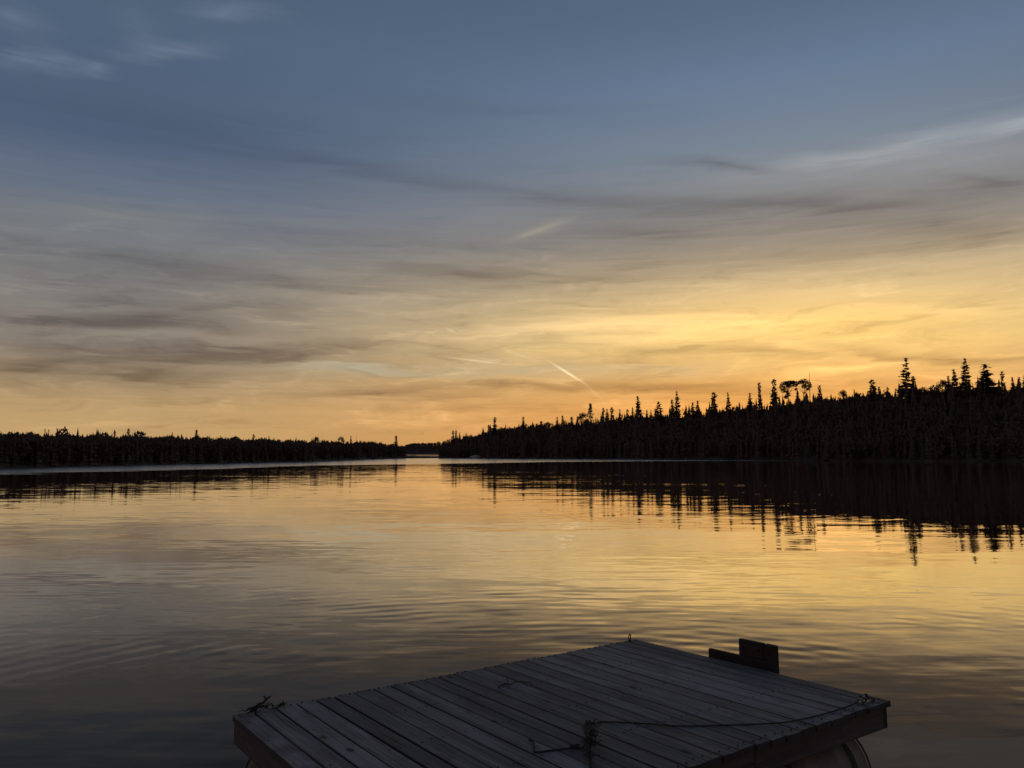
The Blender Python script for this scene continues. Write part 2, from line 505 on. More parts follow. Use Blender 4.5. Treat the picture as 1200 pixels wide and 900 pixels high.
def mat_wood(name, ca, cb, stain, axis='Y', rough=0.8, knots=True):
    m, k, b = new_mat(name)
    co = k.n('ShaderNodeTexCoord').outputs['Object']
    oi = k.n('ShaderNodeObjectInfo').outputs['Random']
    sh = k.m('MULTIPLY', oi, 37.0)
    co = k.vm('ADD', co, k.comb(sh, sh, sh))
    st = (55.0, 1.6, 30.0) if axis == 'Y' else (1.6, 55.0, 30.0)
    wide = (9.0, 0.9, 9.0) if axis == 'Y' else (0.9, 9.0, 9.0)
    grain = k.noise(k.vm('MULTIPLY', co, st), 1.0, 5.0, 0.65, 0.3).outputs[0]
    band = k.noise(k.vm('MULTIPLY', co, wide), 1.0, 4.0, 0.6, 0.6).outputs[0]
    blot = k.noise(co, 3.2, 5.0, 0.6).outputs[0]
    f = k.m('ADD', k.m('MULTIPLY', grain, 0.6), k.m('MULTIPLY', band, 0.6))
    f = k.m('ADD', f, k.m('MULTIPLY_ADD', oi, 0.22, -0.22))
    c = k.mix(k.rng(f, 0.25, 0.85), ca + (1,), cb + (1,))
    c = k.mix(k.m('MULTIPLY', k.rng(blot, 0.5, 0.72), 0.7), c, stain + (1,))
    crack = k.rng(k.noise(k.vm('MULTIPLY', co, tuple(q * 1.5 for q in st)), 1.0, 2.0, 0.5).outputs[0], 0.62, 0.72)
    c = k.mix(k.m('MULTIPLY', crack, 0.75), c, (0.02, 0.017, 0.015, 1))
    if knots:
        vo = k.n('ShaderNodeTexVoronoi', feature='F1')
        k.put(vo.inputs['Vector'], k.vm('MULTIPLY', co, (4.0, 1.9, 0.0)))
        vo.inputs['Scale'].default_value = 1.0
        kn = k.rng(vo.outputs['Distance'], 0.12, 0.04)
        c = k.mix(k.m('MULTIPLY', kn, 0.85), c, (0.025, 0.02, 0.016, 1))
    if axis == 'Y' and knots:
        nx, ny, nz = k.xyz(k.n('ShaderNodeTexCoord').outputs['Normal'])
        c = k.mix(k.m('MULTIPLY', k.rng(k.m('ABSOLUTE', nx), 0.75, 0.9), 0.8), c, (0.025, 0.02, 0.018, 1))  # plank side faces painted dark to deepen the shade in the gaps
    if axis == 'Y':                                              # dark end grain; also paints in the shadow line along the plank ends
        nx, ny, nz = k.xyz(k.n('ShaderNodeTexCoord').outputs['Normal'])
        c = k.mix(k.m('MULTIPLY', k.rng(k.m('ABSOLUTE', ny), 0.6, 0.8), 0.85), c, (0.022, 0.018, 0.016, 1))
    k.put(b.inputs['Base Color'], c)
    b.inputs['Roughness'].default_value = rough
    b.inputs['Specular IOR Level'].default_value = 0.3
    bp = k.n('ShaderNodeBump')
    bp.inputs['Strength'].default_value = 0.5
    bp.inputs['Distance'].default_value = 0.004
    k.put(bp.inputs['Height'], k.m('SUBTRACT', grain, crack))
    k.put(b.inputs['Normal'], bp.outputs[0])
    return m


def mat_plain(name, ca, cb, scale, rough=0.6, metal=0.0):
    m, k, b = new_mat(name)
    co = k.n('ShaderNodeTexCoord').outputs['Object']
    n = k.noise(co, scale, 6.0, 0.65)
    k.put(b.inputs['Base Color'], k.mix(k.rng(n.outputs[0], 0.3, 0.7), ca + (1,), cb + (1,)))
    b.inputs['Roughness'].default_value = rough
    b.inputs['Metallic'].default_value = metal
    return m


M_NEEDLE = mat_foliage('spruce_needles', (0.075, 0.048, 0.036), (0.12, 0.076, 0.055))
M_LEAF = mat_foliage('autumn_leaves', (0.05, 0.034, 0.018), (0.12, 0.078, 0.04))
M_BARK = mat_bark()
M_GROUND = mat_ground()
M_ROCK = mat_rock('granite', (0.16, 0.16, 0.165), (0.42, 0.42, 0.44))
M_WATER = mat_water()
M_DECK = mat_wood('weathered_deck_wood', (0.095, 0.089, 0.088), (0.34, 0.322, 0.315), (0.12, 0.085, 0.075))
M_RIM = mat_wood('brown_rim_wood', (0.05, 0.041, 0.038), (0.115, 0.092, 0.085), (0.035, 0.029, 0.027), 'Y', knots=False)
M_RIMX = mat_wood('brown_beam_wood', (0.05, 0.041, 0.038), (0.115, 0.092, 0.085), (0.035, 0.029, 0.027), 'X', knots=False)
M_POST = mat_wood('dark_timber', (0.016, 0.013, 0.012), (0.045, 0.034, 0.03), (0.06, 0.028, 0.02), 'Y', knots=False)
M_NAIL = mat_plain('rusted_nail', (0.02, 0.014, 0.011), (0.06, 0.035, 0.025), 60.0, 0.7, 0.4)
M_DRUM = mat_plain('faded_red_drum', (0.085, 0.05, 0.042), (0.15, 0.11, 0.10), 5.0, 0.55)
M_RIMEDGE = mat_plain('rusty_drum_rim', (0.08, 0.026, 0.018), (0.14, 0.05, 0.034), 14.0, 0.7)
M_STRAP = mat_plain('black_strap', (0.012, 0.012, 0.012), (0.03, 0.028, 0.026), 20.0, 0.8)
M_CORD = mat_plain('black_cord', (0.012, 0.012, 0.013), (0.035, 0.033, 0.032), 80.0, 0.9)
M_METAL = mat_plain('tarnished_metal', (0.18, 0.17, 0.16), (0.40, 0.39, 0.38), 40.0, 0.45, 0.9)
M_WEED = mat_plain('dried_weed', (0.012, 0.010, 0.007), (0.05, 0.038, 0.022), 30.0, 0.9)
M_TWIG = mat_plain('dark_twig', (0.012, 0.010, 0.008), (0.04, 0.032, 0.026), 40.0, 0.9)

# ------------------------------------------------------------------ land
SHORE = [(-180, 7), (-140, 9), (-110, 18), (-80, 45), (-55, 95), (-42, 122), (-32.56, 139), (-28.02, 155), (-23.06, 174),
         (-18.5, 194), (-14.33, 215), (-10.85, 275), (-8.77, 330), (-7.4, 350), (-5.05, 350), (-3.65, 350), (0.0, 321),
         (6.08, 300), (14.33, 270), (22.02, 258), (32.56, 250), (45, 215), (60, 150), (80, 70), (110, 22), (140, 9), (180, 7)]
CANOPY = [(-60, 1.3), (-32.62, 1.308), (-28.08, 1.343), (-24.13, 1.333), (-18.84, 1.21), (-13.78, 1.005), (-9.08, 0.871),
          (-7.29, 0.784), (-5.18, 0.788), (-3.66, 1.10), (-2.14, 1.40), (-0.61, 1.70), (2.45, 1.90), (4.88, 2.12),
          (7.3, 2.30), (9.7, 2.46), (12.06, 2.52), (14.97, 2.84), (17.8, 3.25), (20.54, 3.43), (23.19, 3.75),
          (25.74, 3.90), (28.19, 3.97), (30.52, 3.84), (32.74, 3.80), (60, 3.6)]
SH_A, SH_D = np.array(SHORE).T
CA_A, CA_E = np.array(CANOPY).T
TREE_H = 5.5
BAY = (-7.35, -5.12, 520.0, 1500.0)          # a further bay seen past a low spit


def wob(a, k, ph):
    return np.sin(a * k + ph)


def shore_r(az):
    base = np.interp(az, SH_A, SH_D)
    a = np.radians(az)
    return base * (1 + 0.006 * wob(a, 61, 1.0) + 0.005 * wob(a, 137, 2.2) + 0.003 * wob(a, 311, 0.4))


def ridge_depth(az):
    return np.interp(az, [-60, -9, -5, -3, 10, 33, 60], [45, 45, 40, 40, 55, 62, 62])


def ridge_z(az):
    dr = np.interp(az, SH_A, SH_D) + ridge_depth(az)
    z = dr * np.tan(np.radians(np.interp(az, CA_A, CA_E))) + EYE - TREE_H + 0.25
    fade = np.interp(np.abs(az), [45, 80], [1, 0])
    return np.maximum(z, 0.8) * fade + 1.2 * (1 - fade)


def ground_z(az, r):
    az = np.asarray(az, float)
    r = np.asarray(r, float)
    t = r - shore_r(az)
    rd = ridge_depth(az)
    q = np.clip(t / rd, 0, 1)
    rise = ridge_z(az) * (0.55 * q + 0.45 * q * q * (3 - 2 * q))
    bank = 0.55 * (1 - np.exp(-np.maximum(t, 0) / 1.5))
    a = np.radians(az)
    lump = 0.5 * q * (wob(a, 45, .3) * wob(r / 11, 1, 1.0) + wob(a, 97, 2.0) * wob(r / 6.5, 1, .2))
    z = np.where(t < 0, np.maximum(t * 0.12, -3.0), bank + rise * 0.97 + lump * np.minimum(ridge_z(az) / 8, 1))
    # land keeps rolling behind the first crest
    z = z - np.clip((t - rd) / 300.0, 0, 1) * np.minimum(ridge_z(az) * 0.35, 6)
    inb = np.clip((az - BAY[0] + 0.9) / 0.9, 0, 1) * np.clip((BAY[1] - az + 0.25) / 0.25, 0, 1)
    spit = np.where(t < 0, z, np.interp(az, [-8.2, -7.0, -5.6, -5.0], [1.1, 0.62, 0.30, 0.25]) + 0.06 * wob(a, 400, 0.0))
    inner = np.where(r < BAY[2], spit, np.where(r < BAY[3], -1.5, np.interp(az, [-9, -7.0, -5.0], [13.0, 14.0, 17.0]) * np.clip((r - BAY[3]) / 60.0, 0, 1)))
    return z * (1 - inb) + inner * inb


def build_ground():
    az = np.concatenate([np.arange(-180, -40, 2.0), np.arange(-40, -9, 0.2), np.arange(-9, -3, 0.05), np.arange(-3, 40, 0.2), np.arange(40, 180, 2.0)])
    na = len(az)
    frac = np.concatenate([[-6, -3, -1.2, -0.5, 0.0, 0.4, 1.0, 2.0, 4.0], np.arange(7, 75, 4.0), [85, 110, 140, 165, 170, 175, 200, 300, 500, 900, 1140, 1150, 1160, 1180, 1210, 1240, 1500, 2500, 4500, 9000]])
    V = [(0.0, 0.0, -3.0)]
    S = shore_r(az)
    for fr in frac:
        r = np.maximum(S + fr, 0.5)
        z = ground_z(az, r)
        a = np.radians(az)
        V.extend(zip(np.sin(a) * r, np.cos(a) * r, z))
    F = []
    for i in range(na):
        F.append((0, 1 + (i + 1) % na, 1 + i))
    for j in range(len(frac) - 1):
        for i in range(na):
            i2 = (i + 1) % na
            F.append((1 + j * na + i, 1 + j * na + i2, 1 + (j + 1) * na + i2, 1 + (j + 1) * na + i))
    o = mesh_obj('ground', V, F, M_GROUND, smooth=True)
    tag(o, 'dark forested land around the lake', kind='structure')


build_ground()


def build_water():
    V, F = [(0, 0, 0)], []
    rad = [4, 12, 40, 120, 400, 1200, 4000]
    n = 64
    for r in rad:
        for i in range(n):
            a = 2 * math.pi * i / n
            V.append((r * math.sin(a), r * math.cos(a), 0))
    for i in range(n):
        F.append((0, 1 + (i + 1) % n, 1 + i))
    for j in range(len(rad) - 1):
        for i in range(n):
            i2 = (i + 1) % n
            F.append((1 + j * n + i, 1 + j * n + i2, 1 + (j + 1) * n + i2, 1 + (j + 1) * n + i))
    o = mesh_obj('lake_water', V, F, M_WATER)
    bm = bmesh.new()
    bm.from_mesh(o.data)
    bmesh.ops.recalc_face_normals(bm, faces=bm.faces[:])
    if bm.faces[0].normal.z < 0:
        bmesh.ops.reverse_faces(bm, faces=bm.faces[:])
    bm.to_mesh(o.data)
    bm.free()
    tag(o, 'calm lake reflecting the sunset sky', kind='structure')


build_water()


# ------------------------------------------------------------------ trees
def conifer_crown(rng, H, rad, z0, whorls, per, style):
    """Branch sprays: every branch a jagged kite of needle twigs with hanging tufts."""
    V, F = [], []
    a1, lop = rng.random() * 6.28, rng.uniform(0.12, 0.34)
    for i in range(whorls):
        t = (i + rng.random() * 0.7) / whorls
        z = z0 + (H - z0) * t
        if style == 'club':
            prof = (0.30 + 0.78 * (1 - t)) * (0.85 + 0.3 * rng.random())
            if t > 0.78:
                prof = 0.50 * (0.8 + 0.4 * rng.random()) * (1 - max(t - 0.93, 0) / 0.09)
            elif t > 0.6:
                prof *= 0.78
        elif style == 'open':
            prof = (0.10 + 0.92 * (1 - t) ** 0.85) * (0.62 + 0.55 * rng.random())
        else:
            prof = (0.06 + 0.95 * (1 - t) ** 0.9) * (0.72 + 0.4 * rng.random())
        n = per if t < 0.8 else max(3, per - 2)
        zw = z
        dz = (H - z0) / whorls
        a0 = rng.random() * 6.28
        for j in range(n):
            if style != 'cone' and rng.random() < 0.16:
                continue
            a = a0 + 6.283 * j / n + rng.uniform(-0.35, 0.35)
            L = max(rad * prof * rng.uniform(0.65, 1.15) * (1 + lop * math.cos(a - a1)), 0.12)
            droop = (0.30 - 0.55 * t) * L * rng.uniform(0.6, 1.4)
            z = min(zw + rng.uniform(-0.9, 0.9) * dz, H - 0.25)
            ca, sa = math.cos(a), math.sin(a)
            w = L * rng.uniform(0.20, 0.34) + 0.05
            th = 0.10 + 0.10 * L
            o = len(V)
            mid = L * rng.uniform(0.45, 0.65)
            zt = z - droop
            zm = z - droop * 0.35
            V += [(0, 0, z), (ca * mid - sa * w, sa * mid + ca * w, zm - th * .4), (ca * L, sa * L, zt + 0.06 * L),
                  (ca * mid + sa * w, sa * mid - ca * w, zm - th * .4), (ca * mid, sa * mid, zm + th * .5),
                  (ca * mid * .9, sa * mid * .9, zm - th * 1.7 - 0.12 * L)]
            F += [(o, o + 1, o + 4), (o + 1, o + 2, o + 4), (o + 2, o + 3, o + 4), (o + 3, o, o + 4), (o, o + 5, o + 2), (o + 1, o + 3, o + 5)]
            for q in range(2):                                   # loose twig tips break the outline
                f = rng.uniform(0.5, 1.0)
                s = rng.choice((-1, 1)) * rng.uniform(0.1, 0.5) * w * 2
                bx, by, bz = ca * L * f - sa * s, sa * L * f + ca * s, z - droop * f
                e = 0.14 + 0.16 * L
                o = len(V)
                V += [(bx, by, bz), (bx + rng.uniform(-e, e), by + rng.uniform(-e, e), bz + rng.uniform(-e, e * .4)),
                      (bx + rng.uniform(-e, e), by + rng.uniform(-e, e), bz + rng.uniform(-e, e * .4))]
                F.append((o, o + 1, o + 2))
    o = len(V)
    s = rad * 0.06 + 0.05
    V += [(s, 0, H - 0.9), (-s * .5, s * .9, H - 0.9), (-s * .5, -s * .9, H - 0.9), (0, 0, H)]
    F += [(o, o + 1, o + 3), (o + 1, o + 2, o + 3), (o + 2, o, o + 3)]
    return V, F


def leaf_clump(rng, V, F, c, r, n, size):
    for _ in range(n):
        while True:
            p = [rng.uniform(-1, 1) for _ in range(3)]
            d2 = sum(q * q for q in p)
            if d2 <= 1:
                break
        x, y, z = c[0] + p[0] * r[0], c[1] + p[1] * r[1], c[2] + p[2] * r[2]
        u = Vector([rng.uniform(-1, 1) for _ in range(3)]).normalized() * size * rng.uniform(0.6, 1.3)
        v = Vector([rng.uniform(-1, 1) for _ in range(3)]).normalized() * size * rng.uniform(0.5, 1.1)
        o = len(V)
        P = Vector((x, y, z))
        V += [tuple(P - u), tuple(P + v), tuple(P + u), tuple(P - v)]
        F.append((o, o + 1, o + 2, o + 3))


def make_tree_meshes(style, seed):
    """Unit designs: every design 10 m tall with a crown radius of 1 m (scaled when placed)."""
    rng = random.Random(seed)
    H = 10.0
    lean = [rng.uniform(-0.12, 0.12) for _ in range(4)]
    if style in ('cone', 'open', 'club'):
        tr = tube([(0, 0, -0.6), (lean[0] * .3, lean[1] * .3, 3), (0, 0, 6.5), (0, 0, 9.6)], [0.17, 0.13, 0.08, 0.015], 6)
        z0 = {'cone': 0.8, 'open': 1.2, 'club': 2.0}[style]
        wh = {'cone': 36, 'open': 32, 'club': 36}[style]
        cr = conifer_crown(rng, H, 1.0, z0, wh, 6 if style == 'cone' else 5, style)
        return tr, cr
    if style == 'snag':
        tr = [tube([(0, 0, -0.6), (0.05, 0, 4), (-0.04, 0.03, 8), (0.03, 0, 10)], [0.15, 0.11, 0.06, 0.02], 5)]
        br = []
        for i in range(26):
            z = 4 + 6 * (i / 26.0) ** 0.8
            a = rng.random() * 6.28
            L = rng.uniform(0.35, 1.0) * (1.15 - (z - 4) / 9)
            br.append(tube([(0, 0, z), (math.cos(a) * L * .6, math.sin(a) * L * .6, z + .05), (math.cos(a) * L, math.sin(a) * L, z + rng.uniform(-.1, .4))], [0.035, 0.022, 0.008], 3))
        return join(tr), join(br)
    V, F = [], []
    stems = []
    if style == 'aspen':
        heads = [(-0.70, 0, 8.75, .22, .75), (-0.50, .1, 9.2, .22, .60), (-0.84, 0, 8.1, .15, .6), (-0.66, .1, 7.3, .20, .6), (-0.28, -.1, 9.3, .20, .5),
                 (-0.40, 0, 8.4, .16, .5), (-0.08, -.1, 9.25, .18, .45), (-0.02, .1, 8.6, .13, .4), (0.14, 0, 9.0, .10, .35), (0.36, .1, 9.3, .17, .5), (0.55, 0, 9.5, .20, .6),
                 (0.72, 0, 9.0, .22, .75), (0.92, .1, 8.4, .13, .55), (0.58, 0, 8.3, .16, .5), (0.80, 0, 7.6, .09, .4), (-.46, .1, 6.3, .13, .55), (-.58, 0, 5.6, .10, .4), (0.05, 0, 7.6, .07, .3)]
        for hx, hy, hz, rx, rz in heads:
            leaf_clump(rng, V, F, (hx, hy, hz), (rx * 1.35, rx * 1.5, rz * 1.15), int(150 * rx / .2), 0.095)
        stems.append(tube([(-0.35, 0, -.6), (-0.42, 0, 4), (-0.5, 0, 7), (-0.6, 0, 8.7)], [0.05, 0.04, 0.026, 0.008], 5))
        stems.append(tube([(0.45, .1, -.6), (0.5, .1, 4), (0.55, 0, 7), (0.62, 0, 9.2)], [0.045, 0.035, 0.024, 0.008], 5))
        for hx, hy, hz, rx, rz in heads:
            b = -0.5 if hx < 0.1 else 0.55
            stems.append(tube([(b, 0, 6.3), ((b + hx) / 2, hy, 7.2), (hx, hy, hz)], [0.016, 0.012, 0.005], 4))
    elif style == 'aspen_small':
        for i in range(9):
            c = (rng.uniform(-.6, .6), rng.uniform(-.6, .6), rng.uniform(7.2, 9.4))
            leaf_clump(rng, V, F, c, (.3, .3, .6), 38, 0.075)
            stems.append(tube([(0, 0, 5.5), (c[0] * .5, c[1] * .5, 7), c], [0.035, 0.02, 0.006], 4))
        stems.append(tube([(0, 0, -.6), (0, 0, 6), (0.05, 0, 9)], [0.08, 0.05, 0.01], 5))
    elif style == 'bushy':
        for i in range(20):
            t = i / 19.0
            rr = (1.0 - t) ** 0.8
            a = i * 2.4
            c = (math.cos(a) * rr * .55 + .18 * math.sin(t * 7), math.sin(a) * rr * .55, 3.0 + 6.5 * t)
            leaf_clump(rng, V, F, c, (.25 + .3 * rr, .25 + .3 * rr, .45), 46, 0.13)
            stems.append(tube([(0, 0, c[2] - .5), c], [0.03, 0.008], 4))
        leaf_clump(rng, V, F, (0.1, 0, 9.6), (.3, .3, .4), 40, 0.12)
        stems.append(tube([(0, 0, -.6), (0, 0, 5), (0.05, 0, 9.5)], [0.14, 0.09, 0.015], 5))
    else:                                                        # round
        for i in range(22):
            a, el = rng.random() * 6.28, rng.uniform(-0.5, 1.0)
            q = math.sqrt(max(1 - el * el * .9, 0.05)) * .62
            c = (math.cos(a) * q, math.sin(a) * q, 6.6 + el * 2.6)
            leaf_clump(rng, V, F, c, (.38, .38, .75), 55, 0.12)
            stems.append(tube([(0, 0, 4.5), (c[0] * .5, c[1] * .5, 5.6), c], [0.05, 0.03, 0.008], 4))
        stems.append(tube([(0, 0, -.6), (0.03, 0, 4), (0, 0, 7.5)], [0.12, 0.09, 0.02], 5))
    return join(stems), (V, F)


DESIGNS = {}
for st, num in (('cone', 5), ('open', 3), ('club', 5), ('snag', 2), ('aspen', 1), ('aspen_small', 1), ('bushy', 2), ('round', 3)):
    L = []
    for s in range(num):
        tr, cr = make_tree_meshes(st, hash(st) % 1 + s * 17 + len(st) * 5)
        mt = bpy.data.meshes.new('trunk')
        mt.from_pydata([tuple(v) for v in tr[0]], [], tr[1])
        mt.materials.append(M_BARK)
        mc = bpy.data.meshes.new('crown')
        mc.from_pydata([tuple(v) for v in cr[0]], [], cr[1])
        mc.materials.append(M_BARK if st == 'snag' else (M_NEEDLE if st in ('cone', 'open', 'club') else M_LEAF))
        L.append((mt, mc))
    DESIGNS[st] = L

# bearing, elevation of the tip (degrees), crown half-width (radians), habit, label, group
TREES = [
    (26.45, 6.187, 0.00717, 'open', 'tallest open-branched spruce on the right ridge, standing left of a gap', None),
    (26.72, 4.968, 0.00286, 'club', 'short dark spruce pressed against the right side of the tallest ridge spruce', None),
    (29.73, 5.965, 0.00557, 'open', 'tall narrow spruce on the right ridge, left of the broad cone-shaped one', None),
    (29.13, 5.288, 0.00560, 'cone', 'mid-height pointed spruce just left of the tall narrow ridge spruce at right', None),
    (30.71, 5.521, 0.01010, 'cone', 'broad full cone-shaped spruce, widest on the right ridge', None),
    (31.61, 5.051, 0.00200, 'club', 'thin spruce with a tufted tip right of the broad cone-shaped spruce', None),
    (31.78, 4.364, 0.00227, 'cone', 'small spruce at the foot of the thin tufted spruce on the right', None),
    (32.19, 4.656, 0.00380, 'cone', 'dark pointed spruce, first of three at the right picture edge', None),
    (32.50, 4.619, 0.00342, 'cone', 'dark pointed spruce, middle of three at the right picture edge', None),
    (32.76, 4.704, 0.00404, 'cone', 'dark pointed spruce cut by the right picture edge', None),
    (28.74, 4.877, 0.00468, 'cone', 'dense blunt spruce rising from the bushy clump on the right ridge', None),
    (28.36, 4.679, 0.00564, 'round', 'bushy round-topped tree left of the dense blunt spruce on the right ridge', None),
    (27.23, 4.345, 0.00475, 'round', 'low rounded tree in the gap right of the tallest ridge spruce', None),
    (24.28, 4.845, 0.00409, 'club', 'club-topped spruce with bare lower stem left of the tallest ridge spruce', None),
    (22.53, 4.231, 0.00493, 'round', 'small round-crowned tree on the ridge between two tufted spruces', None),
    (23.26, 4.208, 0.00245, 'cone', 'small pointed spruce right of the small round-crowned ridge tree', None),
    (24.55, 4.389, 0.00175, 'club', 'small thin spire touching the right side of the club-topped ridge spruce', 'thin spires right of the club-topped spruce'),
    (24.78, 4.354, 0.00175, 'club', 'middle one of three thin spires right of the club-topped ridge spruce', 'thin spires right of the club-topped spruce'),
    (25.30, 4.307, 0.00193, 'club', 'farthest right of three thin spires right of the club-topped ridge spruce', 'thin spires right of the club-topped spruce'),
    (21.11, 4.558, 0.00219, 'club', 'thin tufted spruce right of the bare dead snag', None),
    (20.46, 5.439, 0.00250, 'snag', 'bare dead snag with a few thin twigs beside the flat-topped tree', None),
    (19.55, 4.951, 0.01409, 'aspen', 'flat-topped leafy tree with open crown and bare stems on the right ridge', None),
    (19.75, 4.253, 0.00402, 'cone', 'small bushy spruce under the flat-topped leafy tree', None),
    (18.15, 5.108, 0.00345, 'club', 'tall slim spruce left of the flat-topped leafy tree', None),
    (17.34, 4.898, 0.00224, 'club', 'thin leaning spire with a tufted tip left of the tall slim spruce', None),
    (16.67, 4.152, 0.00430, 'cone', 'stubby dense spruce left of the thin leaning spire', None),
    (15.22, 4.241, 0.00309, 'open', 'sparse leaning spruce with a crooked tip on the middle ridge', None),
    (14.19, 4.261, 0.00352, 'club', 'slim ragged spruce left of the sparse leaning one', None),
    (13.82, 3.169, 0.00207, 'cone', 'tiny spruce at the left foot of the slim ragged spruce', None),
    (13.11, 3.685, 0.00468, 'cone', 'right one of two joined pointed spruces in the middle ridge', None),
    (12.78, 3.570, 0.00469, 'cone', 'left one of two joined pointed spruces in the middle ridge', None),
    (12.19, 3.249, 0.00418, 'aspen_small', 'low bare-crowned tree right of the tall middle-ridge spruce', None),
    (11.74, 4.393, 0.00418, 'open', 'tallest spruce of the middle ridge, with a shorter one at its left', None),
    (11.30, 3.800, 0.00272, 'club', 'slim spruce touching the left side of the tallest middle-ridge spruce', None),
    (10.39, 3.661, 0.00631, 'open', 'uneven wide-skirted spruce between two tall middle-ridge spruces', None),
    (9.56, 3.067, 0.00369, 'cone', 'short blunt spruce right of the dense cone-shaped middle-ridge spruce', None),
    (9.01, 4.081, 0.00506, 'cone', 'dense cone-shaped spruce, leftmost tall one of the middle ridge', None),
    (8.55, 3.275, 0.00317, 'cone', 'short spruce touching the left side of the dense cone-shaped one', None),
    (8.22, 3.139, 0.00211, 'club', 'fifth pointed spire counting right from the bushy crooked tree', 'row of pointed spires right of the bushy crooked tree'),
    (7.67, 3.143, 0.00275, 'cone', 'fourth pointed spire counting right from the bushy crooked tree', 'row of pointed spires right of the bushy crooked tree'),
    (7.16, 3.286, 0.00233, 'club', 'third pointed spire counting right from the bushy crooked tree', 'row of pointed spires right of the bushy crooked tree'),
    (6.83, 3.210, 0.00276, 'cone', 'second pointed spire counting right from the bushy crooked tree', 'row of pointed spires right of the bushy crooked tree'),
    (6.47, 3.242, 0.00191, 'club', 'first pointed spire right of the bushy crooked tree', 'row of pointed spires right of the bushy crooked tree'),
    (5.60, 3.552, 0.00532, 'bushy', 'bushy crooked tree standing above the lower left ridge', None),
    (5.13, 2.915, 0.00638, 'round', 'rounded tree at the left foot of the bushy crooked tree', None),
    (4.70, 2.643, 0.00319, 'cone', 'first small spruce counting left from the bushy crooked tree and its rounded neighbour', 'small spruces left of the bushy crooked tree'),
    (4.26, 2.614, 0.00213, 'club', 'second small spruce counting left from the bushy crooked tree and its rounded neighbour', 'small spruces left of the bushy crooked tree'),
    (3.82, 2.402, 0.00235, 'cone', 'third small spruce counting left from the bushy crooked tree and its rounded neighbour', 'small spruces left of the bushy crooked tree'),
    (3.61, 2.695, 0.00213, 'club', 'fourth small spruce counting left from the bushy crooked tree and its rounded neighbour', 'small spruces left of the bushy crooked tree'),
    (3.24, 2.617, 0.00320, 'cone', 'small spruce just right of the small rounded tree on the descending ridge', 'small spruces left of the bushy crooked tree'),
    (2.63, 2.252, 0.00534, 'round', 'small rounded tree low on the descending ridge', None),
    (2.08, 2.314, 0.00214, 'club', 'slim little spire nearest the left side of the small rounded tree on the descending ridge', 'little spires left of the small rounded tree'),
    (1.80, 2.131, 0.00192, 'club', 'shorter slim spire second left of the small rounded tree on the descending ridge', 'little spires left of the small rounded tree'),
    (0.80, 2.621, 0.00192, 'club', 'lone slim spire, right one of two tall ones on the low ridge', None),
    (0.49, 2.132, 0.00192, 'cone', 'short spruce at the left foot of the right lone slim spire', None),
    (-1.29, 2.620, 0.00235, 'club', 'lone slim spire, left one of two tall ones on the low ridge', None),
    (-1.65, 2.040, 0.00192, 'club', 'short thin spire just left of the left lone slim spire', None),
    (-3.30, 1.459, 0.00235, 'cone', 'rightmost of four little spruces at the tip of the right point', 'four little spruces at the tip of the point'),
    (-3.72, 1.488, 0.00213, 'cone', 'third from left of four little spruces at the tip of the right point', 'four little spruces at the tip of the point'),
    (-4.03, 1.640, 0.00160, 'club', 'second from left of four little spruces at the tip of the right point', 'four little spruces at the tip of the point'),
    (-4.21, 1.640, 0.00160, 'club', 'leftmost of four little spruces at the tip of the right point', 'four little spruces at the tip of the point'),
    (-8.22, 1.265, 0.00190, 'club', 'slim spire at the right end of the left shore', None),
    (-11.01, 1.332, 0.00126, 'snag', 'thin bare snag on the left shore, left of the slim spire', None),
    (-11.37, 1.253, 0.00209, 'cone', 'small pointed spruce left of the thin snag on the left shore', None),
    (-12.04, 1.220, 0.00418, 'round', 'round-topped tree near the right end of the left shore', None),
    (-13.78, 1.182, 0.00415, 'round', 'low round tree in the middle of the left shore', None),
    (-16.85, 1.194, 0.00205, 'cone', 'pointed spruce left of the low round tree on the left shore', None),
    (-17.94, 1.303, 0.00163, 'club', 'thin spire in the middle of the left shore', None),
    (-21.55, 1.558, 0.00348, 'bushy', 'round tufted pine standing above the left shore treetops', None),
    (-23.06, 1.401, 0.00177, 'cone', 'small pointed spruce left of the tufted pine on the left shore', None),
    (-25.57, 1.632, 0.00145, 'club', 'taller of two thin spires left of the tufted pine on the left shore', 'thin spires on the left shore'),
    (-26.42, 1.500, 0.00144, 'club', 'shorter of two thin spires left of the tufted pine on the left shore', 'thin spires on the left shore'),
    (-27.22, 1.598, 0.00124, 'snag', 'thin dead spire with bare twigs on the left shore', None),
    (-28.44, 1.499, 0.00122, 'snag', 'short dead stick of a tree far left on the left shore', None),
    (-30.07, 1.513, 0.00185, 'cone', 'right one of two little spruces far left on the left shore', None),
    (-30.25, 1.536, 0.00185, 'cone', 'left one of two little spruces far left on the left shore', None),
]
KINDS = {'cone': 'spruce_tree', 'open': 'spruce_tree', 'club': 'spruce_tree', 'snag': 'dead_tree',
         'aspen': 'aspen_tree', 'aspen_small': 'aspen_tree', 'bushy': 'pine_tree', 'round': 'birch_tree'}
STANDING = []


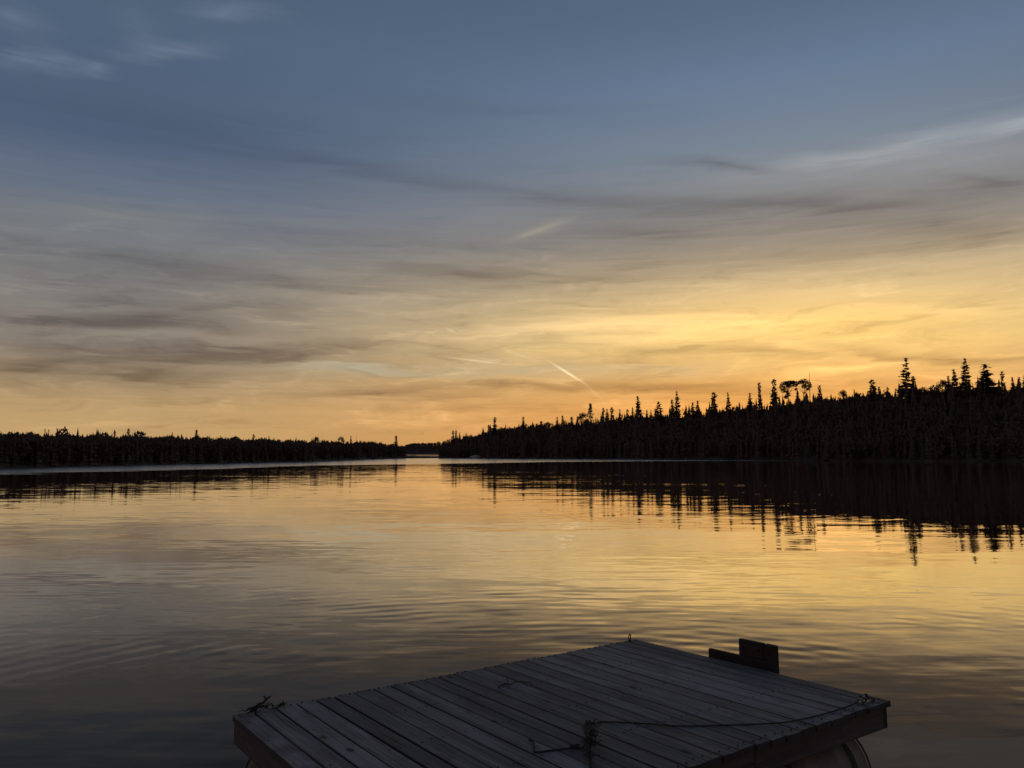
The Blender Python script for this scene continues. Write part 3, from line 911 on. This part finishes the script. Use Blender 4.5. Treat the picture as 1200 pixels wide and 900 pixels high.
def plant_trees():
    rng = random.Random(4)
    for i, (az, el, hw, style, label, group) in enumerate(TREES):
        D = float(shore_r(az) + ridge_depth(az) * rng.uniform(0.78, 0.98))
        if az < -6:
            D = float(shore_r(az) + rng.uniform(6, 16))
        g = float(ground_z(az, D))
        Ht = D * math.tan(R(el)) + EYE - g
        rad = hw * D * {'cone': 1.95, 'open': 2.0, 'club': 2.15}.get(style, 1.25)
        a = R(az)
        t = empty(KINDS[style], (math.sin(a) * D, math.cos(a) * D, g))
        t.rotation_euler = (R(rng.uniform(-1.6, 1.6)), R(rng.uniform(-1.6, 1.6)), 0)
        tag(t, label, 'tree', group)
        mt, mc = DESIGNS[style][i % len(DESIGNS[style])]
        rz = 0.0 if style == 'aspen' else rng.random() * 6.28
        for nm, me in (('trunk', mt), ('branches' if style == 'snag' else 'crown', mc)):
            o = bpy.data.objects.new(nm, me)
            link(o, t)
            o.rotation_euler.z = rz - (a if style == 'aspen' else 0)
            w = rad
            if nm == 'trunk' and style != 'aspen':
                w = max(0.55 * Ht / 10, 0.4) if style != 'snag' else Ht / 14
            elif nm == 'branches':
                w = rad
            o.scale = (w, w, Ht / 10.0)
            if nm == 'branches':
                o['kind'] = 'stuff'
        STANDING.append((az, D, Ht))


plant_trees()


# ------------------------------------------------------------------ the woods as a mass
def small_spruce(rng, tiers=8):
    V, F = [], []
    z0 = 0.25
    for i in range(tiers):
        t = i / (tiers - 1)
        z = z0 + (10 - z0) * (t * 0.93)
        r = (1.0 - t) ** 0.85 * rng.uniform(0.75, 1.15) + 0.06
        h = (10 - z0) / tiers * 1.5
        n = 7
        a0 = rng.random() * 6
        o = len(V)
        V.append((0, 0, min(z + h, 10)))
        for j in range(n):
            rr = r * (rng.uniform(0.85, 1.25) if j % 2 else rng.uniform(0.4, 0.7))
            a = a0 + 6.283 * j / n
            V.append((math.cos(a) * rr, math.sin(a) * rr, z - rng.uniform(0.0, 0.5)))
        for j in range(n):
            F.append((o, o + 1 + j, o + 1 + (j + 1) % n))
    tv, tf = tube([(0, 0, -0.5), (0, 0, 9)], [0.06, 0.02], 3, False)
    o = len(V)
    V += [tuple(v) for v in tv]
    for q in tf:
        F.append((q[0] + o, q[1] + o, q[2] + o))
        F.append((q[0] + o, q[2] + o, q[3] + o))
    return np.array(V), np.array(F)


def small_leafy(rng):
    V, F = [], []
    for i in range(90):
        while True:
            p = [rng.uniform(-1, 1) for _ in range(3)]
            if 0.15 < sum(q * q for q in p) <= 1:
                break
        c = Vector((p[0], p[1], 6.2 + p[2] * 3.7))
        u = Vector([rng.uniform(-1, 1) for _ in range(3)])
        v = Vector([rng.uniform(-1, 1) for _ in range(3)])
        u = Vector((u.x * .34, u.y * .34, u.z * 1.1))
        v = Vector((v.x * .34, v.y * .34, v.z * 1.1))
        o = len(V)
        V += [tuple(c + u), tuple(c + v), tuple(c - u * .6 - v * .5)]
        F.append((o, o + 1, o + 2))
    tv, tf = tube([(0, 0, -0.5), (0, 0, 8)], [0.06, 0.02], 3, False)
    o = len(V)
    V += [tuple(v) for v in tv]
    for q in tf:
        F.append((q[0] + o, q[1] + o, q[2] + o))
        F.append((q[0] + o, q[2] + o, q[3] + o))
    return np.array(V), np.array(F)


def companions(rng):
    """Undergrowth spruces crowding the foot of each standing tree."""
    out = []
    for az, D, Ht in STANDING:
        if az < -6:
            continue
        for _ in range(6):
            out.append((az + rng.gauss(0, 0.42), D + rng.uniform(-5, 3), min(Ht * rng.uniform(0.42, 0.82), 11.0)))
    return out


def scatter_wood(name, label, az0, az1, count, depth0, depth1, hmin, hmax, seed, rfun=None, leafy=0.30, wide=(0.85, 1.4), extra=None):
    rng = random.Random(seed)
    protos = [small_spruce(rng, rng.choice((7, 8, 9))) for _ in range(7)] + [small_leafy(rng) for _ in range(3)]
    Vs, Fs, off = [], [], 0
    extra = extra(rng) if extra else []
    for i in range(count + len(extra)):
        az = rng.uniform(az0, az1)
        if i >= count:
            az, D, hx = extra[i - count]
        elif rfun:
            D = rfun(rng, az)
        else:
            D = float(shore_r(az)) + depth0 + depth1 * rng.random() * float(ridge_depth(az))
        g = float(ground_z(az, D))
        if g < 0.15:
            continue
        lf = rng.random() < leafy and i < count
        pv, pf = protos[rng.randrange(7, 10) if lf else rng.randrange(7)]
        h = rng.triangular(hmin, hmax, hmin * .55 + hmax * .45) * (0.92 if lf else 1.0)
        aa = az * 3.1 + seed                                     # taller and lower stands
        h *= 1 + 0.10 * math.sin(aa * 1.7) * math.sin(aa * 0.61 + D * .05) + 0.07 * math.sin(aa * 7.3)
        h *= float(np.interp(az, [-12, -9.8, -8.6, -7.5, -5, -4, 0], [1.0, 1.12, 1.0, 0.82, 0.78, 0.82, 1.0])) if not rfun else 1.0
        if i >= count:
            h = hx
        elif rng.random() < (0.04 if seed == 11 else 0.012):
            h *= rng.uniform(1.12, 1.32)
        w = rng.uniform(*wide) * (1.45 if lf else 1.0) * (h / 6.0)
        th = rng.random() * 6.28
        c, s = math.cos(th), math.sin(th)
        X = pv[:, 0] * w * c - pv[:, 1] * w * s + math.sin(R(az)) * D
        Y = pv[:, 0] * w * s + pv[:, 1] * w * c + math.cos(R(az)) * D
        Z = pv[:, 2] * h / 10.0 + g
        Vs.append(np.stack([X, Y, Z], 1))
        Fs.append(pf + off)
        off += len(pv)
    V = np.concatenate(Vs)
    F = np.concatenate(Fs)
    me = bpy.data.meshes.new(name)
    me.vertices.add(len(V))
    me.vertices.foreach_set('co', V.ravel().astype(np.float32))
    me.loops.add(F.size)
    me.loops.foreach_set('vertex_index', F.ravel().astype(np.int32))
    me.polygons.add(len(F))
    me.polygons.foreach_set('loop_start', np.arange(0, F.size, 3, dtype=np.int32))
    me.update(calc_edges=True)
    me.validate()
    me.materials.append(M_NEEDLE)
    o = link(bpy.data.objects.new(name, me))
    tag(o, label, 'forest', kind='stuff')
    return o


scatter_wood('forest', 'dark mass of spruce forest covering the hillside on the right shore', -5.12, 42, 7000, 0.8, 1.12, 4.2, 7.2, 11, extra=companions)
scatter_wood('forest', 'dark band of low spruce forest along the left shore', -44, -7.6, 5200, 0.6, 0.75, 3.7, 4.9, 12, wide=(0.75, 1.2), leafy=0.45)
scatter_wood('forest', 'distant wooded shore beyond the far bay in the middle', -9.5, -3.6, 900, 0, 0, 5.5, 8.5, 13,
             rfun=lambda rng, az: 1512 + 110 * rng.random())


# ------------------------------------------------------------------ pale rock on the point
def build_rock(name, loc, size, seed, label):
    rng = random.Random(seed)
    bm = bmesh.new()
    bmesh.ops.create_icosphere(bm, subdivisions=3, radius=1.0)
    ph = [rng.random() * 6.28 for _ in range(9)]
    for v in bm.verts:
        p = v.co.copy()
        k = 1 + 0.16 * math.sin(p.x * 3.1 + ph[0]) * math.sin(p.y * 2.7 + ph[1]) + 0.12 * math.sin(p.x * 6 + ph[2]) * math.sin(p.z * 5 + ph[3]) + 0.06 * math.sin(p.x * 13 + ph[4] + p.z * 9)
        v.co = Vector((p.x * size[0] * k, p.y * size[1] * k, p.z * size[2] * k))
    me = bpy.data.meshes.new(name)
    bm.to_mesh(me)
    bm.free()
    me.materials.append(M_ROCK)
    o = link(bpy.data.objects.new(name, me))
    o.location = loc
    tag(o, label, 'rock')
    return o


a = R(-2.55)
D = float(shore_r(-2.55)) + 0.5
build_rock('shore_boulder', (math.sin(a) * D, math.cos(a) * D, 0.35), (2.7, 1.6, 1.05), 3, 'pale grey boulder at the waterline under the wooded point')

# ------------------------------------------------------------------ floating dock
DU, DV = 3.617, 2.44
Lc = Vector((-1.8339, 5.4149, 0.5162))
U = Vector((0.81918079, 0.57351693, 0.00459995))
Vv = Vector((0.57330788, -0.8190554, 0.02159451))
Nn = Vector((-0.01615243, 0.01505262, 0.99975623))
BASE = 0.516                                                     # deck top above the waterline
dock = empty('floating_dock')
mw = Matrix.Identity(4)
for i in range(3):
    mw[i][0], mw[i][1], mw[i][2] = U[i], -Vv[i], Nn[i]
org = Lc - Nn * BASE
mw[0][3], mw[1][3], mw[2][3] = org
dock.matrix_world = mw
tag(dock, 'grey weathered wooden floating dock on drums in the foreground', 'dock')


def dk(u, v, z=0.0):
    """Point on the dock: u along the long side, v along the boards, z above the deck top (dock's own axes)."""
    return Vector((u, -v, BASE + z))


def dw(u, v, z=0.0):
    return mw @ dk(u, v, z)


rng = random.Random(21)
NB = 26
edges = [0.0]
wid = [1 + rng.uniform(-0.12, 0.12) for _ in range(NB)]
tot = sum(wid)
for w_ in wid:
    edges.append(edges[-1] + w_ * DU / tot)
JOISTS = [0.045, 0.62, 1.22, 1.82, 2.385]
nails = []
for i in range(NB):
    g0 = rng.choice((0.004, 0.0055, 0.007, 0.009, 0.011))
    g1 = rng.choice((0.0035, 0.005, 0.006, 0.008))
    u0, u1 = edges[i] + (g0 if i else 0), edges[i + 1] - (g1 if i < NB - 1 else 0)
    v0, v1 = rng.uniform(-0.006, 0.006), DV + rng.uniform(-0.010, 0.008)
    zt = rng.uniform(-0.003, 0.002)
    th = 0.038
    b_ = 0.004
    w_ = u1 - u0
    cup = rng.uniform(-0.003, 0.002)
    prof = [(0, -th), (w_, -th), (w_, -b_), (w_ - b_, 0), (w_ / 2, cup), (b_, 0), (0, -b_)]
    V, F = [], []
    secs = [v0, (v0 + v1) / 2 + rng.uniform(-.3, .3), v1]
    bow = rng.uniform(-0.0025, 0.0025)
    for s_i, v_ in enumerate(secs):
        for pu, pz in prof:
            V.append((pu - w_ / 2 + (bow if s_i == 1 else 0), -(v_ - DV / 2), pz + (rng.uniform(-.0015, .0015) if pz > -th else 0)))
    n = len(prof)
    for s_i in range(2):
        for q in range(n):
            q2 = (q + 1) % n
            F.append((s_i * n + q, s_i * n + q2, (s_i + 1) * n + q2, (s_i + 1) * n + q))
    F.append(tuple(range(n))[::-1])
    F.append(tuple(2 * n + q for q in range(n)))
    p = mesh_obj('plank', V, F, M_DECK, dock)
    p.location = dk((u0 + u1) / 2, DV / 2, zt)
    for jv in JOISTS:
        for fu in (0.22, 0.78):
            edge_row = jv < 0.1 or jv > 2.3
            if not edge_row and rng.random() < 0.25:
                continue
            jj = jv + rng.uniform(-0.016, 0.016)
            if jv < 0.1:
                jj = rng.uniform(0.012, 0.03)
            r_ = 0.0058 if edge_row else 0.0058
            hgt = 0.007 if edge_row and rng.random() < 0.8 else 0.0035
            c = dk(u0 + w_ * (fu + rng.uniform(-.08, .08)), jj, zt)
            nails.append(tube([c - Vector((0, 0, .004)), c + Vector((0, 0, hgt - .002)), c + Vector((0, 0, hgt))], [r_ * .9, r_, r_ * .7], 6))
V, F = join(nails)
tag(mesh_obj('nail_heads', V, F, M_NAIL, dock), kind='stuff')

# frame under the planks: rim boards and joists, butted end to end
ZT, ZB = -0.0395, -0.182
zc, zh = (ZT + ZB) / 2, ZT - ZB


def board(name, u0, u1, v0, v1, z0, z1, mat, bev=0.004, parent=None):
    V, F = box(0, 0, 0, u1 - u0, v1 - v0, z1 - z0, bev)
    o = mesh_obj(name, V, F, mat, parent or dock)
    o.location = dk((u0 + u1) / 2, (v0 + v1) / 2, (z0 + z1) / 2)
    return o


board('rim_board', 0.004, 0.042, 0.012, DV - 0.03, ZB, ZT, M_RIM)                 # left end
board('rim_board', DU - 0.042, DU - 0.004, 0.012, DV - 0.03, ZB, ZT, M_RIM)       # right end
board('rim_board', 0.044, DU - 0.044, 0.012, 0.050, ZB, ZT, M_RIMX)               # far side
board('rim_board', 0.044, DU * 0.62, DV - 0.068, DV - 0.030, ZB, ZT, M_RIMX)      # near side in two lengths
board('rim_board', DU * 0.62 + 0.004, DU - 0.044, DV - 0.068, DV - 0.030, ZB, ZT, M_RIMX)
for jv in JOISTS[1:4]:
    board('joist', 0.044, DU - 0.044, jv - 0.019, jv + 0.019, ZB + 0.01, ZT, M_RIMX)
# step-shaped bumper timbers bolted outside the far rim
board('bumper_board', DU + 0.003, DU + 0.041, 0.86, 1.50, -0.16, 0.066, M_POST, 0.007)
board('bumper_block', DU + 0.0435, DU + 0.082, 1.145, 1.385, -0.16, 0.186, M_POST, 0.007)
board('bumper_block', DU + 0.0435, DU + 0.098, 1.388, 1.492, -0.16, 0.183, M_POST, 0.007)

for bv, bz in ((1.19, 0.13), (1.19, 0.035), (1.34, 0.13), (1.44, 0.12), (1.44, 0.03), (0.92, 0.03), (1.08, 0.03)):
    bu = DU + 0.003 if bv < 1.1 else DU + 0.0435
    c = dk(bu, bv, bz)
    V, F = tube([c + Vector((0.002, 0, 0)), c + Vector((-0.006, 0, 0)), c + Vector((-0.009, 0, 0))], [0.012, 0.012, 0.007], 6)
    mesh_obj('bolt', V, F, M_NAIL, dock)


def build_drum(u0, vc, L=0.9, rad=0.285):
    zc_ = ZB - 0.004 - rad
    prof = [(0.0, 0.0), (rad * 0.86, 0.0), (rad * 0.88, -0.0), (rad, 0.02), (rad, 0.27), (rad * 1.035, 0.29), (rad * 1.035, 0.31), (rad, 0.33),
            (rad, 0.57), (rad * 1.035, 0.59), (rad * 1.035, 0.61), (rad, 0.63), (rad, L - 0.02), (rad * 0.88, L), (0.0, L)]
    n = 28
    V, F = [], []
    for r_, l_ in prof:
        for q in range(n):
            an = 2 * math.pi * q / n
            V.append((l_, math.cos(an) * r_, math.sin(an) * r_))
    for s_ in range(len(prof) - 1):
        for q in range(n):
            q2 = (q + 1) % n
            F.append((s_ * n + q, s_ * n + q2, (s_ + 1) * n + q2, (s_ + 1) * n + q))
    o = mesh_obj('float_drum', V, F, M_DRUM, dock, smooth=True)
    o.location = dk(u0, vc, zc_)
    for e_ in (0.0, L):                                          # rolled rims
        pts = [(e_, math.cos(2 * math.pi * q / n) * (rad + 0.001), math.sin(2 * math.pi * q / n) * (rad + 0.001)) for q in range(n + 1)]
        tv, tf = tube(pts, 0.007, 6, False)
        mesh_obj('rim', tv, tf, M_RIMEDGE, o, smooth=True)
    for s_ in (0.155, 0.745):                                      # hanger straps
        V, F = [], []
        m_ = 22
        for q in range(m_ + 1):
            an = math.pi * (0.0 + 2.0 * q / m_)
            for l_ in (s_ - 0.02, s_ + 0.02):
                V.append((l_, math.cos(an) * (rad + 0.005), math.sin(an) * (rad + 0.005)))
                V.append((l_, math.cos(an) * (rad + 0.009), math.sin(an) * (rad + 0.009)))
        for q in range(m_):
            b0, b1 = q * 4, q * 4 + 4
            for c0, c1 in ((0, 2), (2, 3), (3, 1), (1, 0)):
                F.append((b0 + c0, b0 + c1, b1 + c1, b1 + c0))
        mesh_obj('strap', V, F, M_STRAP, o)


for u0 in (0.055, 1.30, 2.56):
    build_drum(u0, DV - 0.36)
    build_drum(u0, 0.36)

# cleat near the right corner and ring bolt at the far corner
V, F = join([box(0, 0, 0.003, 0.09, 0.04, 0.006, 0.001), tube([(-0.02, 0, 0.005), (-0.02, 0, 0.03)], 0.008, 6), tube([(0.02, 0, 0.005), (0.02, 0, 0.03)], 0.008, 6),
             tube([(-0.085, 0, 0.038), (-0.05, 0, 0.034), (0.05, 0, 0.034), (0.085, 0, 0.038)], [0.005, 0.009, 0.009, 0.005], 8)])
cl = mesh_obj('cleat', V, F, M_METAL, dock, smooth=True)
cl.location = dk(3.44, 2.357, 0.001)
cl.rotation_euler.z = R(4)
ringpts = [(math.cos(q * math.pi / 7) * 0.024, 0, 0.03 + math.sin(q * math.pi / 7) * 0.026) for q in range(15)]
V, F = join([tube(ringpts, 0.0055, 6, False), tube([(0, 0, -0.01), (0, 0, 0.012)], 0.008, 6)])
rb = mesh_obj('ring_bolt', V, F, M_NAIL, dock, smooth=True)
rb.location = dk(3.53, 0.02, 0.001)
rb.rotation_euler.z = R(25)


# ------------------------------------------------------------------ things lying on the deck
def smooth_path(pts, n=6):
    pts = [Vector(p) for p in pts]
    out = []
    for i in range(len(pts) - 1):
        p0, p1, p2, p3 = pts[max(i - 1, 0)], pts[i], pts[i + 1], pts[min(i + 2, len(pts) - 1)]
        for s in range(n):
            t = s / n
            out.append(0.5 * ((2 * p1) + (-p0 + p2) * t + (2 * p0 - 5 * p1 + 4 * p2 - p3) * t * t + (-p0 + 3 * p1 - 3 * p2 + p3) * t ** 3))
    out.append(pts[-1])
    return out


rng = random.Random(8)
CZ = 0.0065
run = [(1.24, 2.15, CZ), (1.30, 2.08, CZ + .004), (1.363, 1.975, CZ + .02), (1.40, 1.93, .03), (1.47, 1.85, .035), (1.55, 1.74, .045), (1.62, 1.68, .05), (1.68, 1.65, .03), (1.72, 1.625, CZ + .008), (1.804, 1.611, CZ), (1.945, 1.752, CZ), (2.13, 1.968, CZ), (2.412, 2.157, CZ), (2.594, 2.268, CZ), (2.736, 2.318, CZ),
       (2.997, 2.35, CZ), (3.30, 2.358, CZ + .004), (3.40, 2.345, 0.02), (3.44, 2.335, 0.022), (3.47, 2.357, 0.05), (3.44, 2.378, 0.022), (3.40, 2.36, 0.048), (3.42, 2.337, 0.022), (3.49, 2.35, 0.02),
       (3.53, 2.372, 0.012), (3.56, 2.36, 0.008)]
tv, tf = tube([dw(*p) for p in smooth_path(run)], [0.0095 - 0.0050 * min(1.0, i / 54.0) for i in range(6 * (len(run) - 1) + 1)], 6)
tag(mesh_obj('mooring_cord', tv, tf, M_CORD, smooth=True), 'thin black cord stretched across the dock boards to the right corner cleat', 'cord')
run = [(1.52, 1.80, CZ + .01), (1.405, 1.885, CZ), (1.36, 1.872, CZ + .006), (1.316, 1.838, CZ), (1.235, 1.809, CZ), (1.165, 1.785, CZ), (1.155, 1.765, CZ), (1.204, 1.699, CZ), (1.238, 1.64, CZ + .004), (1.225, 1.622, CZ + .01), (1.25, 1.60, CZ + .006)]
tv, tf = tube([dw(*p) for p in smooth_path(run)], 0.0055, 6)
knot = tube([dw(1.37 + 0.02 * math.cos(q), 1.855 + 0.016 * math.sin(q * 1.3), 0.014 + 0.01 * math.sin(q * 2.1)) for q in np.arange(0, 12, 0.6)], 0.006, 5)
tv, tf = join([(tv, tf), knot])
tag(mesh_obj('cord_end', tv, tf, M_CORD, smooth=True), 'short hooked length of black cord lying left of the weed clump on the dock', 'cord')


def weed_clump(name, label, centre_line, n, length, rad, mat, seed, up=0.05, spread=0.06):
    r_ = random.Random(seed)
    parts = []
    for i in range(n):
        f = r_.random() * (len(centre_line) - 1.001)
        i0 = int(f)
        c = Vector(centre_line[i0]).lerp(Vector(centre_line[i0 + 1]), f - i0)
        p = Vector((c.x + r_.gauss(0, spread * .3), c.y + r_.gauss(0, spread * .3), max(c.z + r_.uniform(0, up * .4), 0.006)))
        dr = Vector((r_.gauss(0, 1), r_.gauss(0, 1), 0)).normalized()
        pts = [p]
        for s in range(4):
            dr = (dr + Vector((r_.gauss(0, .5), r_.gauss(0, .5), 0))).normalized()
            q = pts[-1] + dr * length * r_.uniform(.12, .3)
            q.z = max(0.005, p.z + r_.uniform(-.02, up) * (1 - s * .15))
            pts.append(q)
        parts.append(tube([dw(*q) for q in pts], [rad, rad, rad * .8, rad * .6, rad * .3], 4))
    V, F = join(parts)
    return tag(mesh_obj(name, V, F, mat), label, 'weeds')


weed_clump('weed_clump', 'matted clump of dried weed on the middle dock boards near the cord', [(1.68, 1.64, .02), (1.60, 1.715, .045), (1.55, 1.80, .03), (1.47, 1.90, .03), (1.42, 1.93, .03), (1.30, 2.08, .01)], 44, 0.07, 0.0042, M_WEED, 5, 0.03, 0.022)
weed_clump('weed_clump', 'ragged dark weed tuft on the left corner of the dock', [(0.06, 0.07, .012), (0.13, 0.06, .03), (0.22, 0.02, .02), (0.34, 0.03, .008)], 24, 0.09, 0.0045, M_TWIG, 9, 0.02, 0.03)


def twig(name, label, paths, rads, mat):
    parts = [tube([dw(*q) for q in smooth_path(p, 3)], [r0 * (1 - 0.6 * i / (3 * (len(p) - 1))) for i in range(3 * (len(p) - 1) + 1)], 5) for p, r0 in zip(paths, rads)]
    V, F = join(parts)
    return tag(mesh_obj(name, V, F, mat), label, 'twig')


twig('forked_twig', 'forked dark twig sticking up from the left corner of the dock',
     [[(0.10, 0.05, 0.01), (0.15, 0.05, 0.05), (0.185, 0.045, 0.055), (0.20, 0.05, 0.08), (0.185, 0.05, 0.10)], [(0.192, 0.047, 0.065), (0.22, 0.05, 0.085), (0.235, 0.05, 0.092)]], [0.012, 0.009], M_TWIG)
twig('fallen_twig', 'thin crooked twig lying across boards in the far half of the dock',
     [[(1.72, 0.57, .007), (1.80, 0.53, .012), (1.84, 0.56, .009), (1.90, 0.54, .012), (1.99, 0.61, .007)], [(1.82, 0.545, .01), (1.87, 0.47, .015), (1.88, 0.43, .006)]], [0.006, 0.0045], M_TWIG)
